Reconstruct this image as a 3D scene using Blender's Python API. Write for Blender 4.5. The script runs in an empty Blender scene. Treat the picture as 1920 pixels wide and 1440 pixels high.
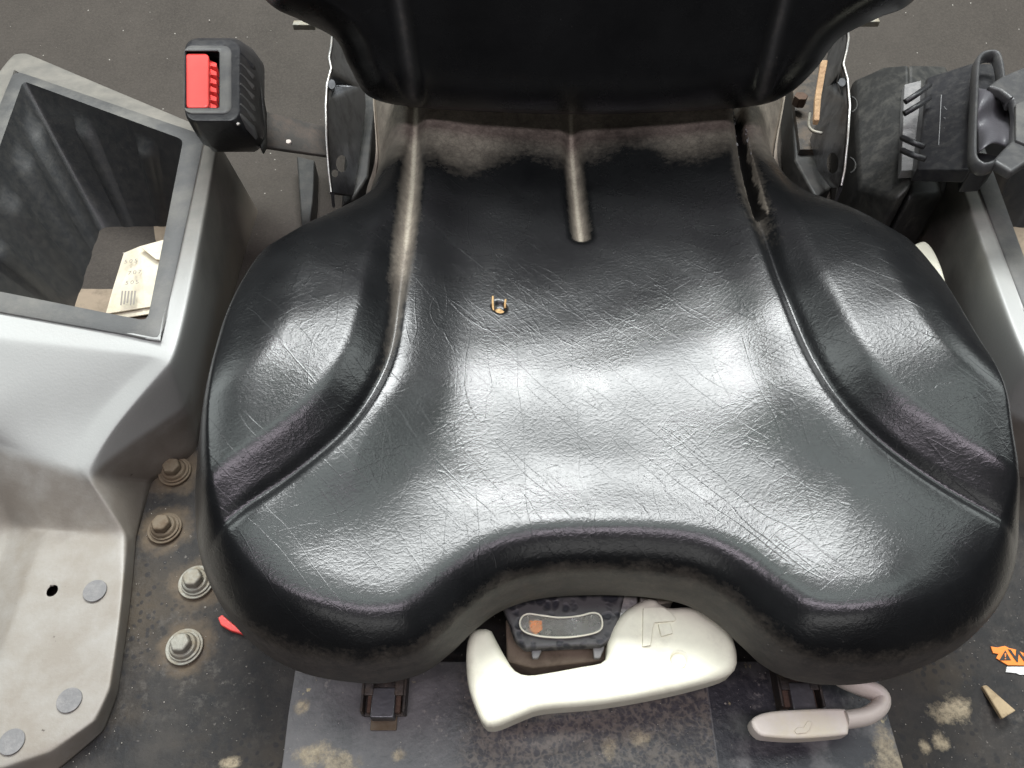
import bpy, bmesh, math, random
import numpy as np
from mathutils import Vector, Matrix
random.seed(7); rng = np.random.default_rng(7)
S = bpy.context.scene; COL = S.collection

# ---------------------------------------------------------------- camera, world, lamps, exposure
TH = math.radians(36); CAMH = .65; F = 1507.0
cam = bpy.data.cameras.new('camera'); co = bpy.data.objects.new('camera', cam); COL.objects.link(co)
co.location = (0, 0, CAMH); co.rotation_euler = (TH, 0, 0)
cam.sensor_width = 36; cam.lens = 36*F/1920; cam.clip_start = .01; cam.clip_end = 100
cam.dof.use_dof = False
S.camera = co
W = bpy.data.worlds.new('World'); S.world = W; W.use_nodes = True
bg = W.node_tree.nodes['Background']; bg.inputs[0].default_value = (.95, .97, 1, 1); bg.inputs[1].default_value = .035
S.view_settings.view_transform = 'Standard'; S.view_settings.look = 'None'
S.view_settings.exposure = 0; S.view_settings.gamma = 1
def area(name, loc, target, sx, sy, power, col):
    l = bpy.data.lights.new(name, 'AREA'); l.shape = 'RECTANGLE'; l.size = sx; l.size_y = sy
    l.energy = power; l.color = col
    o = bpy.data.objects.new(name, l); COL.objects.link(o); o.location = loc
    o.rotation_euler = (Vector(target)-Vector(loc)).to_track_quat('-Z', 'Y').to_euler()
    return o
area('rear_highlight_lamp', (.06, 1.49, 2.05), (.06, .30, .15), 1.35, .60, 94, (.97, 1, 1))  # unseen area lamp, sized and placed for the highlight on cushion and bolsters
area('green_sheen_lamp', (.05, .45, 2.3), (.05, .3, .1), 2.6, .56, 21, (.88, 1, .97))  # unseen greenish panel, positioned to lay its sheen on the front lobes
area('violet_sheen_lamp', (0, -.42, 2.25), (0, .2, .1), 1.9, .26, 24, (1, .89, 1))  # unseen violet strip, set so its tint shows on the front roll
area('front_light', (0, -1.7, 1.55), (0, .4, .1), 1.8, .5, 7, (1, .99, .97))  # added low fill from the front to lift the shadow under the backrest
area('left_band_lamp', (-1.75, 1.15, 1.75), (-.1, .4, .1), 1.1, 1.1, 20, (.92, 1, .985))  # unseen side lamp for the greenish band on the left bolster's shoulder
area('right_band_lamp', (1.9, 1.15, 1.75), (.2, .4, .1), 1.1, 1.1, 18, (.92, 1, .985))  # unseen counterpart for the band on the right bolster's shoulder

# ---------------------------------------------------------------- helpers
def P(px, py, z):
    """point of the ground-parallel plane at height z seen at photo pixel (px, py)"""
    u = (px-960)/F; v = (720-py)/F
    t = (CAMH-z)/(math.cos(TH)-v*math.sin(TH))
    return Vector((t*u, t*(math.sin(TH)+v*math.cos(TH)), z))
def PL(pts, z): return [P(p[0], p[1], p[2] if len(p) > 2 else z) for p in pts]

def tag(o, label=None, cat=None, group=None, kind=None):
    for k, v in (('label', label), ('category', cat), ('group', group), ('kind', kind)):
        if v: o[k] = v
    return o
def thing(name, loc, label, cat, group=None):
    o = bpy.data.objects.new(name, None); COL.objects.link(o); o.location = loc; o.empty_display_size = .02
    return tag(o, label, cat, group)
def offs(p):
    m = Matrix.Identity(4)
    while p is not None:
        m = Matrix.Translation(-p.location) @ m; break
    return m
def link(name, me, mat, parent=None, smooth=True):
    o = bpy.data.objects.new(name, me); COL.objects.link(o)
    if mat: me.materials.append(mat)
    if smooth: me.polygons.foreach_set('use_smooth', [True]*len(me.polygons))
    if parent is not None:
        o.parent = parent
        if parent.type == 'EMPTY': o.matrix_parent_inverse = Matrix.Translation(-parent.location)
    return o
def mesh(name, verts, faces, mat, parent=None, smooth=True, bevel=0, seg=3, ang=30, recalc=True):
    me = bpy.data.meshes.new(name); me.from_pydata([tuple(v) for v in verts], [], faces)
    if recalc:
        bm = bmesh.new(); bm.from_mesh(me); bmesh.ops.recalc_face_normals(bm, faces=bm.faces); bm.to_mesh(me); bm.free()
    me.update()
    o = link(name, me, mat, parent, smooth)
    if bevel:
        b = o.modifiers.new('bevel', 'BEVEL'); b.width = bevel; b.segments = seg; b.limit_method = 'ANGLE'; b.angle_limit = math.radians(ang)
        b.use_clamp_overlap = True; b.harden_normals = False
    if smooth:
        w = o.modifiers.new('wn', 'WEIGHTED_NORMAL'); w.keep_sharp = False
    return o
def prism(top, drop, name, mat, parent=None, bevel=.002, seg=3, taper=1.0, smooth=True, ang=30):
    """solid under a top outline; drop is a vector or a depth"""
    if not hasattr(drop, '__len__'): drop = (0, 0, -drop)
    d = Vector(drop); n = len(top); c = sum((Vector(t) for t in top), Vector())/n
    bot = [c+(Vector(t)-c)*taper+d for t in top]
    f = [tuple(range(n)), tuple(range(2*n-1, n-1, -1))] + [(i, n+i, n+(i+1) % n, (i+1) % n) for i in range(n)]
    return mesh(name, list(top)+bot, f, mat, parent, smooth, bevel, seg, ang)
def smooth_loop(pts, n, closed=True):
    """Catmull-Rom through points, resampled evenly"""
    p = np.array([list(q) for q in pts], float); m = len(p); out = []
    rngi = range(m) if closed else range(m-1)
    for i in rngi:
        if closed: a, b, c, d = p[(i-1) % m], p[i], p[(i+1) % m], p[(i+2) % m]
        else: a, b, c, d = p[max(i-1, 0)], p[i], p[i+1], p[min(i+2, m-1)]
        for t in np.linspace(0, 1, 24, endpoint=False):
            out.append(.5*((2*b)+(c-a)*t+(2*a-5*b+4*c-d)*t*t+(3*b-a-3*c+d)*t**3))
    if not closed: out.append(p[-1])
    out = np.array(out)
    q = np.vstack([out, out[:1]]) if closed else out
    L = np.concatenate([[0], np.cumsum(np.linalg.norm(np.diff(q, axis=0), axis=1))])
    s = np.linspace(0, L[-1], n, endpoint=not closed)
    return np.stack([np.interp(s, L, q[:, k]) for k in range(p.shape[1])], 1)
def tube(pts, r, name, mat, parent=None, n=12, sub=True, rz=None):
    if sub: pts = [Vector(q) for q in smooth_loop(pts, max(8, 6*len(pts)), False)]
    pts = [Vector(p) for p in pts]; V = []; Fc = []; m = len(pts); up = Vector((0, 0, 1))
    for i, p in enumerate(pts):
        t = (pts[min(i+1, m-1)]-pts[max(i-1, 0)]).normalized()
        a = t.cross(up); a = a.normalized() if a.length > 1e-3 else Vector((1, 0, 0)); b = a.cross(t).normalized()
        for k in range(n):
            w = 2*math.pi*k/n; V.append(p+a*math.cos(w)*r+b*math.sin(w)*(rz or r))
    for i in range(m-1):
        for k in range(n): Fc.append((i*n+k, i*n+(k+1) % n, (i+1)*n+(k+1) % n, (i+1)*n+k))
    Fc += [tuple(range(n)), tuple(range((m-1)*n, m*n))]
    return mesh(name, V, Fc, mat, parent)
def cyl(c, r, h, name, mat, parent=None, n=32, bevel=.0006, r2=None, axis=None, smooth=True):
    c = Vector(c); r2 = r if r2 is None else r2
    R = Vector((0, 0, 1)).rotation_difference(Vector(axis)).to_matrix() if axis else Matrix.Identity(3)
    V = [c+R@Vector((r*math.cos(2*math.pi*k/n), r*math.sin(2*math.pi*k/n), 0)) for k in range(n)]
    V += [c+R@Vector((r2*math.cos(2*math.pi*k/n), r2*math.sin(2*math.pi*k/n), h)) for k in range(n)]
    f = [tuple(range(n)), tuple(range(n, 2*n))]+[(k, (k+1) % n, n+(k+1) % n, n+k) for k in range(n)]
    return mesh(name, V, f, mat, parent, smooth, bevel, 2, 40)
def bake(o):
    dg = bpy.context.evaluated_depsgraph_get(); me = bpy.data.meshes.new_from_object(o.evaluated_get(dg))
    o.modifiers.clear(); o.data = me
def cut(o, cutters):
    bpy.context.view_layer.update(); bake(o)
    for c in cutters:
        m = o.modifiers.new('cut', 'BOOLEAN'); m.operation = 'DIFFERENCE'; m.object = c; m.solver = 'EXACT'
    bpy.context.view_layer.update(); bake(o)
    for c in cutters: bpy.data.objects.remove(c, do_unlink=True)
    o.data.set_sharp_from_angle(angle=math.radians(32))

# ---------------------------------------------------------------- materials
class NT:
    def __init__(s, name):
        s.m = bpy.data.materials.new(name); s.m.use_nodes = True; s.t = s.m.node_tree
        s.b = s.t.nodes['Principled BSDF']; s.tc = s.t.nodes.new('ShaderNodeTexCoord')
    def n(s, t, **k):
        x = s.t.nodes.new('ShaderNode'+t)
        for a, b in k.items(): setattr(x, a, b)
        return x
    def l(s, a, b): s.t.links.new(a, b)
    def coord(s, scale=(1, 1, 1), rot=0, warp=0, wscale=20):
        mp = s.n('Mapping'); mp.inputs['Scale'].default_value = scale; mr = s.n('Mapping'); mr.inputs['Rotation'].default_value = (0, 0, rot); s.l(mr.outputs[0], mp.inputs['Vector'])
        src = s.tc.outputs['Object']
        if warp:
            nz = s.n('TexNoise'); nz.inputs['Scale'].default_value = wscale; nz.inputs['Detail'].default_value = 2; s.l(src, nz.inputs['Vector'])
            a = s.n('VectorMath', operation='MULTIPLY_ADD'); s.l(nz.outputs['Color'], a.inputs[0]); a.inputs[1].default_value = (warp,)*3
            s.l(src, a.inputs[2]); src = a.outputs[0]
        s.l(src, mr.inputs['Vector']); return mp.outputs[0]
    def noise(s, scale, detail=4, rough=.6, vec=None):
        x = s.n('TexNoise'); x.inputs['Scale'].default_value = scale; x.inputs['Detail'].default_value = detail
        x.inputs['Roughness'].default_value = rough; s.l(vec or s.tc.outputs['Object'], x.inputs['Vector']); return x.outputs['Fac']
    def voro(s, scale, feature='F1', vec=None, rnd=1):
        x = s.n('TexVoronoi', feature=feature); x.inputs['Scale'].default_value = scale; x.inputs['Randomness'].default_value = rnd
        s.l(vec or s.tc.outputs['Object'], x.inputs['Vector']); return x.outputs['Distance']
    def rng(s, v, a, b, c=0, d=1, smooth=False):
        x = s.n('MapRange'); x.clamp = True
        if smooth: x.interpolation_type = 'SMOOTHSTEP'
        s.l(v, x.inputs[0])
        for i, q in enumerate((a, b, c, d)): x.inputs[i+1].default_value = q
        return x.outputs[0]
    def math(s, op, a, b=None):
        x = s.n('Math', operation=op); x.use_clamp = False
        for i, q in enumerate((a, b)):
            if q is None: continue
            if isinstance(q, (int, float)): x.inputs[i].default_value = q
            else: s.l(q, x.inputs[i])
        return x.outputs[0]
    def mix(s, fac, a, b):
        x = s.n('Mix', data_type='RGBA')
        for i, q in ((0, fac), (6, a), (7, b)):
            if isinstance(q, (int, float)): x.inputs[i].default_value = q
            elif isinstance(q, tuple): x.inputs[i].default_value = (*q[:3], 1)
            else: s.l(q, x.inputs[i])
        return x.outputs[2]
    def bump(s, h, dist, strength=1, prev=None):
        x = s.n('Bump'); x.inputs['Strength'].default_value = strength; x.inputs['Distance'].default_value = dist
        s.l(h, x.inputs['Height'])
        if prev is not None: s.l(prev, x.inputs['Normal'])
        return x.outputs[0]
    def attr(s, name):
        x = s.n('Attribute'); x.attribute_name = name; return x.outputs['Fac']
    def done(s, col=None, rough=None, nrm=None, metal=0, spec=.5):
        for key, q in (('Base Color', col), ('Roughness', rough), ('Normal', nrm), ('Metallic', metal), ('Specular IOR Level', spec)):
            if q is None: continue
            if isinstance(q, tuple): s.b.inputs[key].default_value = (*q[:3], 1)
            elif isinstance(q, (int, float)): s.b.inputs[key].default_value = q
            else: s.l(q, s.b.inputs[key])
        return s.m

def plain(name, col, rough=.5, metal=0, spec=.5, dirt=None, dirt_amt=.5, bscale=300, bd=.0002, dscale=14, lo=.45, hi=.7):
    t = NT(name); c = col
    vz = t.noise(60, 3)
    c = t.mix(t.rng(vz, .3, .7), tuple(x*.93 for x in col), tuple(min(1, x*1.05) for x in col))
    r = rough
    if dirt:
        m = t.math('MULTIPLY', t.rng(t.noise(dscale, 8, .7), lo, hi), dirt_amt)
        c = t.mix(m, c, dirt)
        r = t.math('ADD', t.math('MULTIPLY', m, .3), rough)
    nb = t.bump(t.noise(bscale, 3), bd)
    return t.done(c, r, nb, metal, spec)

def vinyl(name, grain=1.0):
    t = NT(name)
    def lines(scale, sx, sy, rot, width, warp=.004, ws=60, det=2):
        v = t.coord((sx, sy, 1), rot, warp, ws)
        n = t.noise(scale, det, .5, v)
        return t.rng(t.math('ABSOLUTE', t.math('SUBTRACT', n, .5)), 0, width)
    e1 = lines(190, 1, 1.5, -.25, .085)
    e2 = lines(150, 1, 2.2, .35, .07)
    e3 = lines(20, .35, 2.8, .80, .010, .004, 22)
    e4 = lines(13, .45, 2.6, 1.45, .008, .006, 18)
    e5 = lines(34, .7, 2.2, -.55, .022, .006, 40)
    k1 = t.rng(t.noise(14, 3), .35, .65, .25, 1); k2 = t.rng(t.noise(11, 3), .36, .52); k3 = t.rng(t.noise(9, 2), .42, .56)
    inv = lambda e, k: t.math('MULTIPLY', t.math('SUBTRACT', 1, e), k)
    h = t.math('ADD', inv(e1, k1), t.math('MULTIPLY', inv(e2, t.rng(t.noise(17, 2), .4, .6)), .6))
    n1 = t.bump(t.noise(400, 3, .6), .00030, .38*grain)
    w1 = t.bump(h, .00015, .29*grain, n1)
    h2 = t.math('ADD', inv(e3, k2), t.math('ADD', inv(e4, k3), t.math('MULTIPLY', inv(e5, k2), .6)))
    w3 = t.bump(h2, .00028, .22*grain, w1)
    lump = t.bump(t.noise(38, 2, .4), .0006, .14, w3)
    dust = t.attr('dust'); tear = t.attr('tear'); matte = t.attr('matte')
    dn = t.math('ADD', t.math('MULTIPLY', t.noise(85, 10, .80, t.coord((.8, 1.1, 1), .1)), .9), t.math('MULTIPLY', t.noise(300, 4, .7), .35))
    dm = t.rng(t.math('ADD', dust, t.math('MULTIPLY', t.math('SUBTRACT', dn, .62), .8)), .12, 1.2)
    dm = t.math('MULTIPLY', dm, t.rng(t.voro(210, 'DISTANCE_TO_EDGE', t.coord((1, 1, 1), 0, .006, 80)), 0, .10, .72, 1))
    # thin scuffs of dust caught in creases
    cr = t.math('MULTIPLY', t.math('SUBTRACT', 1, e1), t.rng(dust, .4, .8, 0, .35))
    dm = t.math('MAXIMUM', dm, cr)
    dcol = t.mix(t.rng(t.noise(70, 8, .75), .3, .7), (.13, .107, .087), (.30, .26, .21))
    dcol = t.mix(t.rng(dust, 1.18, 1.45), dcol, (.42, .375, .30))
    base = t.mix(t.rng(t.noise(25, 4), .3, .7), (.0040, .0042, .0047), (.0075, .0078, .0083))
    base = t.mix(t.math('MULTIPLY', matte, .8), base, (.045, .045, .044))
    spk = t.math('MULTIPLY', t.rng(t.voro(120, 'F1'), .10, .06), t.rng(t.noise(45, 1), .58, .66))
    base = t.mix(t.math('MULTIPLY', spk, t.rng(matte, 0, 1, .04, .5)), base, (.35, .33, .30))
    c = t.mix(dm, base, dcol); c = t.mix(tear, c, (.006, .0055, .005))
    r = t.rng(t.noise(14, 6, .6), .3, .7, .23, .32)
    r = t.math('ADD', r, t.math('MULTIPLY', dm, .45)); r = t.math('ADD', r, t.math('MULTIPLY', matte, .32))
    return t.done(c, r, lump, 0, .5)

M = {}
M['vinyl'] = vinyl('black_vinyl', 1.0)
M['vinyl_back'] = vinyl('black_vinyl_backrest', .6)
def console_mat():
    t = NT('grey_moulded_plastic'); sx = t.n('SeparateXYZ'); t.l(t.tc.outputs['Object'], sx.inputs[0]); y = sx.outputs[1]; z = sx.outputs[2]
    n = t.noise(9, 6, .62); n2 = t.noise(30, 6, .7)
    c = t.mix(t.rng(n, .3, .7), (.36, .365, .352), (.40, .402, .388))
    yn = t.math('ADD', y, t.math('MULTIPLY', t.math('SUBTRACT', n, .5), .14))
    c = t.mix(t.math('MULTIPLY', t.rng(yn, .40, .62, smooth=True), .88), c, t.mix(t.rng(n2, .35, .65), (.10, .093, .08), (.17, .155, .13)))  # dust colour at the rear, also painting in the light's falloff there
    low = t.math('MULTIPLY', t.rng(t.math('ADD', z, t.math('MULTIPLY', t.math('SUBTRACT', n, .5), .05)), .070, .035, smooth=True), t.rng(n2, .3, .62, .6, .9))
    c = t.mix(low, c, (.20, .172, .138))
    bnd = t.math('MULTIPLY', t.rng(z, .068, .058, smooth=True), t.rng(yn, .285, .315, smooth=True)); bnd = t.math('MULTIPLY', bnd, t.rng(yn, .42, .38))
    c = t.mix(t.math('MULTIPLY', bnd, t.rng(n2, .2, .6, .5, .85)), c, (.155, .135, .115))
    chips = t.math('MULTIPLY', t.rng(t.noise(75, 3, .6), .73, .76), t.rng(z, .05, .04))
    c = t.mix(chips, c, (.07, .055, .045))
    return t.done(c, t.rng(n, .3, .7, .38, .5), t.bump(t.noise(420, 3), .00015))
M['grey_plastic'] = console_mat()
M['liner'] = plain('dark_grey_liner', (.070, .070, .069), .5, dirt=(.20, .19, .165), dirt_amt=.5, dscale=16, bscale=400)
M['liner_in'] = plain('black_bin_plastic', (.022, .023, .024), .45, dirt=(.075, .07, .06), dirt_amt=.4, dscale=110, bscale=400, lo=.40, hi=.8)
M['bin_floor'] = plain('dusty_bin_floor', (.27, .215, .155), .9, dirt=(.08, .065, .05), dirt_amt=.8, dscale=30)
M['cap'] = plain('grey_plug', (.15, .147, .146), .6, dirt=(.26, .25, .24), dirt_amt=.7, dscale=130, bd=.0004)
M['black_plastic'] = plain('black_plastic', (.018, .018, .02), .38, dirt=(.07, .066, .058), dirt_amt=.3, dscale=130, bd=.00025)
M['black_matt'] = plain('black_dusty_plastic', (.022, .022, .021), .5, dirt=(.085, .08, .068), dirt_amt=.5, dscale=70, bd=.0003)
M['red'] = plain('red_plastic', (.85, .085, .075), .35, bd=.0001)
M['white_plastic'] = plain('off_white_plastic', (.78, .76, .62), .42, dirt=(.42, .38, .30), dirt_amt=.55, dscale=34, lo=.54, hi=.80, bd=.0001)
M['beige_plastic'] = plain('grey_white_plastic', (.70, .63, .56), .45, dirt=(.66, .58, .36), dirt_amt=.6, dscale=18, lo=.5, hi=.7, bd=.0001)
M['steel'] = plain('painted_steel', (.17, .175, .185), .3, metal=.6, dirt=(.05, .045, .04), dirt_amt=.8, dscale=26, bd=.0008, bscale=60)
M['bare_steel'] = plain('bare_steel', (.55, .54, .52), .35, metal=.8, dirt=(.25, .2, .15), dirt_amt=.7, dscale=60, bd=.0003)
M['bolt_grey'] = plain('zinc_bolt', (.27, .26, .22), .5, metal=.25, dirt=(.24, .19, .12), dirt_amt=.8, dscale=70, bd=.0006)
M['bolt_rust'] = plain('rusty_bolt', (.13, .10, .065), .7, dirt=(.09, .055, .03), dirt_amt=.8, dscale=80, bd=.0006)
M['rust'] = plain('rust', (.10, .06, .04), .8, dirt=(.05, .035, .03), dirt_amt=.8, dscale=90, bd=.0008)
M['rail'] = plain('rail_steel', (.055, .05, .045), .5, metal=.3, dirt=(.15, .11, .075), dirt_amt=.7, dscale=60, bd=.0006)
M['tan_strip'] = plain('tan_reaction_strip', (.55, .36, .20), .7, dirt=(.35, .20, .12), dirt_amt=.8, dscale=70, bd=.0008)
M['foam'] = plain('tan_foam', (.48, .31, .14), .8, dirt=(.25, .13, .05), dirt_amt=.8, dscale=220, bd=.0008)
M['guide_grey'] = plain('worn_black_plastic', (.055, .055, .056), .4, dirt=(.10, .095, .085), dirt_amt=.5, dscale=90)
M['dark'] = plain('dark_cavity', (.008, .008, .008), .8)
M['strap'] = plain('dark_belt_stalk', (.040, .036, .031), .75, dirt=(.12, .09, .07), dirt_amt=.6, dscale=50, bd=.0006)
M['brown_dust'] = plain('dusty_brown_steel', (.17, .13, .095), .8, dirt=(.08, .06, .045), dirt_amt=.8, dscale=50)
M['web'] = plain('violet_grey_webbing', (.085, .082, .09), .45, bd=.0003)
M['paper'] = plain('old_paper', (.68, .62, .49), .8, dirt=(.45, .38, .26), dirt_amt=.6, dscale=40, bd=.0008, bscale=60)
M['ink'] = plain('grey_ink', (.25, .23, .2), .8)
M['wood'] = plain('pale_wood', (.42, .32, .19), .7, dirt=(.16, .11, .06), dirt_amt=.8, dscale=90, bd=.0008)
M['orange'] = plain('orange_label', (.85, .23, .02), .45, bd=.0002)
M['label_white'] = plain('white_label', (.7, .7, .68), .5, dirt=(.35, .34, .32), dirt_amt=.7, dscale=120, bd=.0002)
M['label_black'] = plain('black_print', (.012, .012, .012), .5)
M['orange_pointer'] = plain('orange_pointer', (.95, .38, .12), .5)
M['grey_print'] = plain('worn_grey_print', (.22, .22, .22), .6)
M['grit'] = plain('pale_grit', (.45, .42, .37), .8)
def glass():
    t = NT('scratched_window'); t.b.inputs['Transmission Weight'].default_value = .93; t.b.inputs['IOR'].default_value = 1.3
    return t.done(t.mix(t.rng(t.noise(60, 6), .4, .7), (.97, .97, .93), (.8, .78, .7)), t.rng(t.noise(50, 5), .3, .7, .1, .45), None)
M['window'] = glass()

def mud(t, o, c, spots, z):
    # dried mud splashes, each with its own ragged outline
    rag = t.math('MULTIPLY', t.math('SUBTRACT', t.noise(100, 8, .78), .5), 2.8)
    for (px, py, rx, ry) in spots:
        q = P(px, py, z); mp = t.n('Mapping', vector_type='POINT'); t.l(o, mp.inputs['Vector'])
        mp.inputs['Scale'].default_value = (1/rx, 1/ry, 0); mp.inputs['Location'].default_value = (-q.x/rx, -q.y/ry, 0)
        ln = t.n('VectorMath', operation='LENGTH'); t.l(mp.outputs[0], ln.inputs[0])
        k = t.math('MULTIPLY', t.rng(t.math('ADD', ln.outputs['Value'], rag), 1.25, .55), t.rng(t.noise(210, 6, .75), .30, .52, .25, 1))
        c = t.mix(k, c, t.mix(t.rng(t.noise(120, 6, .75), .35, .65), (.15, .12, .08), (.44, .37, .25)))
    return c
def floor_mat():
    t = NT('black_deck'); o = t.tc.outputs['Object']
    n = t.noise(16, 8, .7)
    c = t.mix(t.rng(n, .42, .72), (.012, .0112, .0112), (.052, .046, .040))
    c = t.mix(t.math('MULTIPLY', t.rng(t.noise(7, 6, .6), .5, .7), .6), c, (.085, .064, .040))
    pits = t.math('MULTIPLY', t.rng(t.voro(150, 'F1', t.coord((1, 1, 1), 0, .008, 60)), .36, .26), t.rng(t.noise(14, 3), .4, .55))
    c = t.mix(t.math('MULTIPLY', pits, .7), c, (.012, .012, .014))
    sp = t.math('MULTIPLY', t.rng(t.noise(190, 4, .7), .62, .70), t.rng(t.noise(20, 3), .45, .6))
    c = t.mix(t.math('MULTIPLY', sp, .7), c, (.22, .20, .18))
    for (bx, by) in ((347, 1214), (369, 1093), (310, 992), (329, 886)):
        q = P(bx, by, 0); ds = t.n('VectorMath', operation='DISTANCE'); t.l(o, ds.inputs[0]); ds.inputs[1].default_value = q
        rg = t.math('MULTIPLY', t.rng(t.math('ADD', ds.outputs['Value'], t.math('MULTIPLY', t.math('SUBTRACT', t.noise(70, 4), .5), .03)), .027, .015), .75)
        c = t.mix(rg, c, (.12, .088, .055))
    ptch = t.rng(t.noise(13, 5, .6, t.coord((1, 1, 1), .3)), .70, .74)
    c = t.mix(ptch, c, (.32, .25, .15))
    net = t.math('MULTIPLY', t.rng(t.noise(75, 8, .8), .52, .62), t.rng(t.noise(9, 4, .6), .45, .62))
    c = t.mix(t.math('MULTIPLY', net, .55), c, (.10, .09, .078))
    c = mud(t, o, c, ((1772, 1338, .012, .007), (1800, 1328, .009, .010), (1763, 1390, .006, .006), (1735, 1400, .004, .005), (430, 1430, .007, .004)), 0)
    return t.done(c, t.rng(n, .3, .7, .55, .75), t.bump(t.noise(140, 5, .65), .0008), 0, .35)
M['floor'] = floor_mat()
def plate_mat():
    t = NT('worn_plate'); n = t.noise(14, 8, .7)
    sx = t.n('SeparateXYZ'); t.l(t.tc.outputs['Object'], sx.inputs[0]); x = sx.outputs[0]
    c = t.mix(t.rng(n, .38, .68), (.078, .077, .080), (.175, .170, .168))
    # glue speckle in the middle third, where a pad was torn off
    mid = t.math('MULTIPLY', t.rng(t.math('ADD', x, t.math('MULTIPLY', t.noise(30), .02)), -.035, -.020), t.rng(x, .152, .1515))
    v = t.coord((1, 1, 1), 0, .012, 130)
    ce = t.rng(t.math('ADD', t.voro(260, 'F1', v), t.math('MULTIPLY', t.math('SUBTRACT', t.noise(90, 6, .75), .5), .9)), .30, .75)
    mcol = t.mix(ce, (.050, .047, .052), (.15, .13, .11))
    mcol = t.mix(t.rng(t.noise(40, 5, .7), .56, .68), mcol, (.04, .038, .042))
    c = t.mix(mid, c, mcol)
    rt = t.rng(x, .1525, .153)
    c = t.mix(t.math('MULTIPLY', rt, t.rng(t.noise(24, 5, .65), .38, .5)), c, (.028, .028, .034))
    sp = t.math('MULTIPLY', t.rng(t.noise(150, 4, .7), .60, .68), t.rng(t.noise(18, 3), .42, .58))
    c = t.mix(t.math('MULTIPLY', sp, .7), c, (.27, .25, .23))
    ptch = t.rng(t.noise(24, 6, .65, t.coord((1, 1.3, 1), 1.3)), .655, .685)
    c = t.mix(ptch, c, (.40, .34, .20))
    c = mud(t, t.tc.outputs['Object'], c, ((600, 1418, .019, .008), (640, 1436, .012, .008), (748, 1414, .005, .004), (1142, 1405, .006, .008), (1665, 1415, .008, .022), (1670, 1445, .014, .012), (1200, 1385, .007, .006), (565, 1325, .006, .006)), .004)
    return t.done(c, t.rng(n, .3, .7, .3, .55), t.bump(t.noise(160, 5, .65), .0006), 0, .5)
M['plate'] = plate_mat()
def mat_rear():
    t = NT('brown_grey_mat')
    c = t.mix(t.rng(t.noise(5, 9, .75), .3, .75), (.034, .029, .0245), (.062, .053, .045))
    c = t.mix(t.math('MULTIPLY', t.rng(t.noise(340, 4, .8), .42, .68), .5), c, (.082, .071, .06))
    c = t.mix(t.math('MULTIPLY', t.rng(t.voro(70, 'F1'), .07, .04), t.rng(t.noise(30, 1), .5, .6)), c, (.40, .38, .34))
    return t.done(c, .85, t.bump(t.noise(330, 4, .7), .0007), 0, .3)
M['rear'] = mat_rear()

# ---------------------------------------------------------------- setting: deck, rear mat
def sheet(name, x0, x1, y0, y1, z, mat, nx=2, ny=2):
    o = mesh(name, [(x0, y0, z), (x1, y0, z), (x1, y1, z), (x0, y1, z)], [(0, 1, 2, 3)], mat, smooth=False)
    return o
tag(sheet('deck', -1.6, 1.7, -1.2, 2.6, 0, M['floor']), kind='structure')
def rear():
    # soft mat over the engine cover, edge hidden below the seat, slightly uneven
    nx, ny = 90, 50; V = []; Fc = []
    for j in range(ny):
        for i in range(nx):
            x = -1.2+2.5*i/(nx-1); y = .56+1.6*j/(ny-1)
            z = .006+.004*math.sin(x*9+y*4)*math.sin(y*7) + .30*max(0, y-.93)
            if j == 0: z = .001
            V.append((x, y, z))
    for j in range(ny-1):
        for i in range(nx-1):
            a = j*nx+i; Fc.append((a, a+1, a+nx+1, a+nx))
    tag(mesh('rear_mat', V, Fc, M['rear'], recalc=False), kind='structure')
rear()
tag(prism(PL([(556, 1240), (1640, 1240), (1652, 1290), (1668, 1350), (1700, 1460), (1740, 1600), (500, 1600), (528, 1440), (540, 1340)], .004), .0035,
          'steel_plate', M['plate'], None, .0008, 2),
    'worn grey steel plate lying on the black deck under the front of the seat', 'plate')

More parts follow.
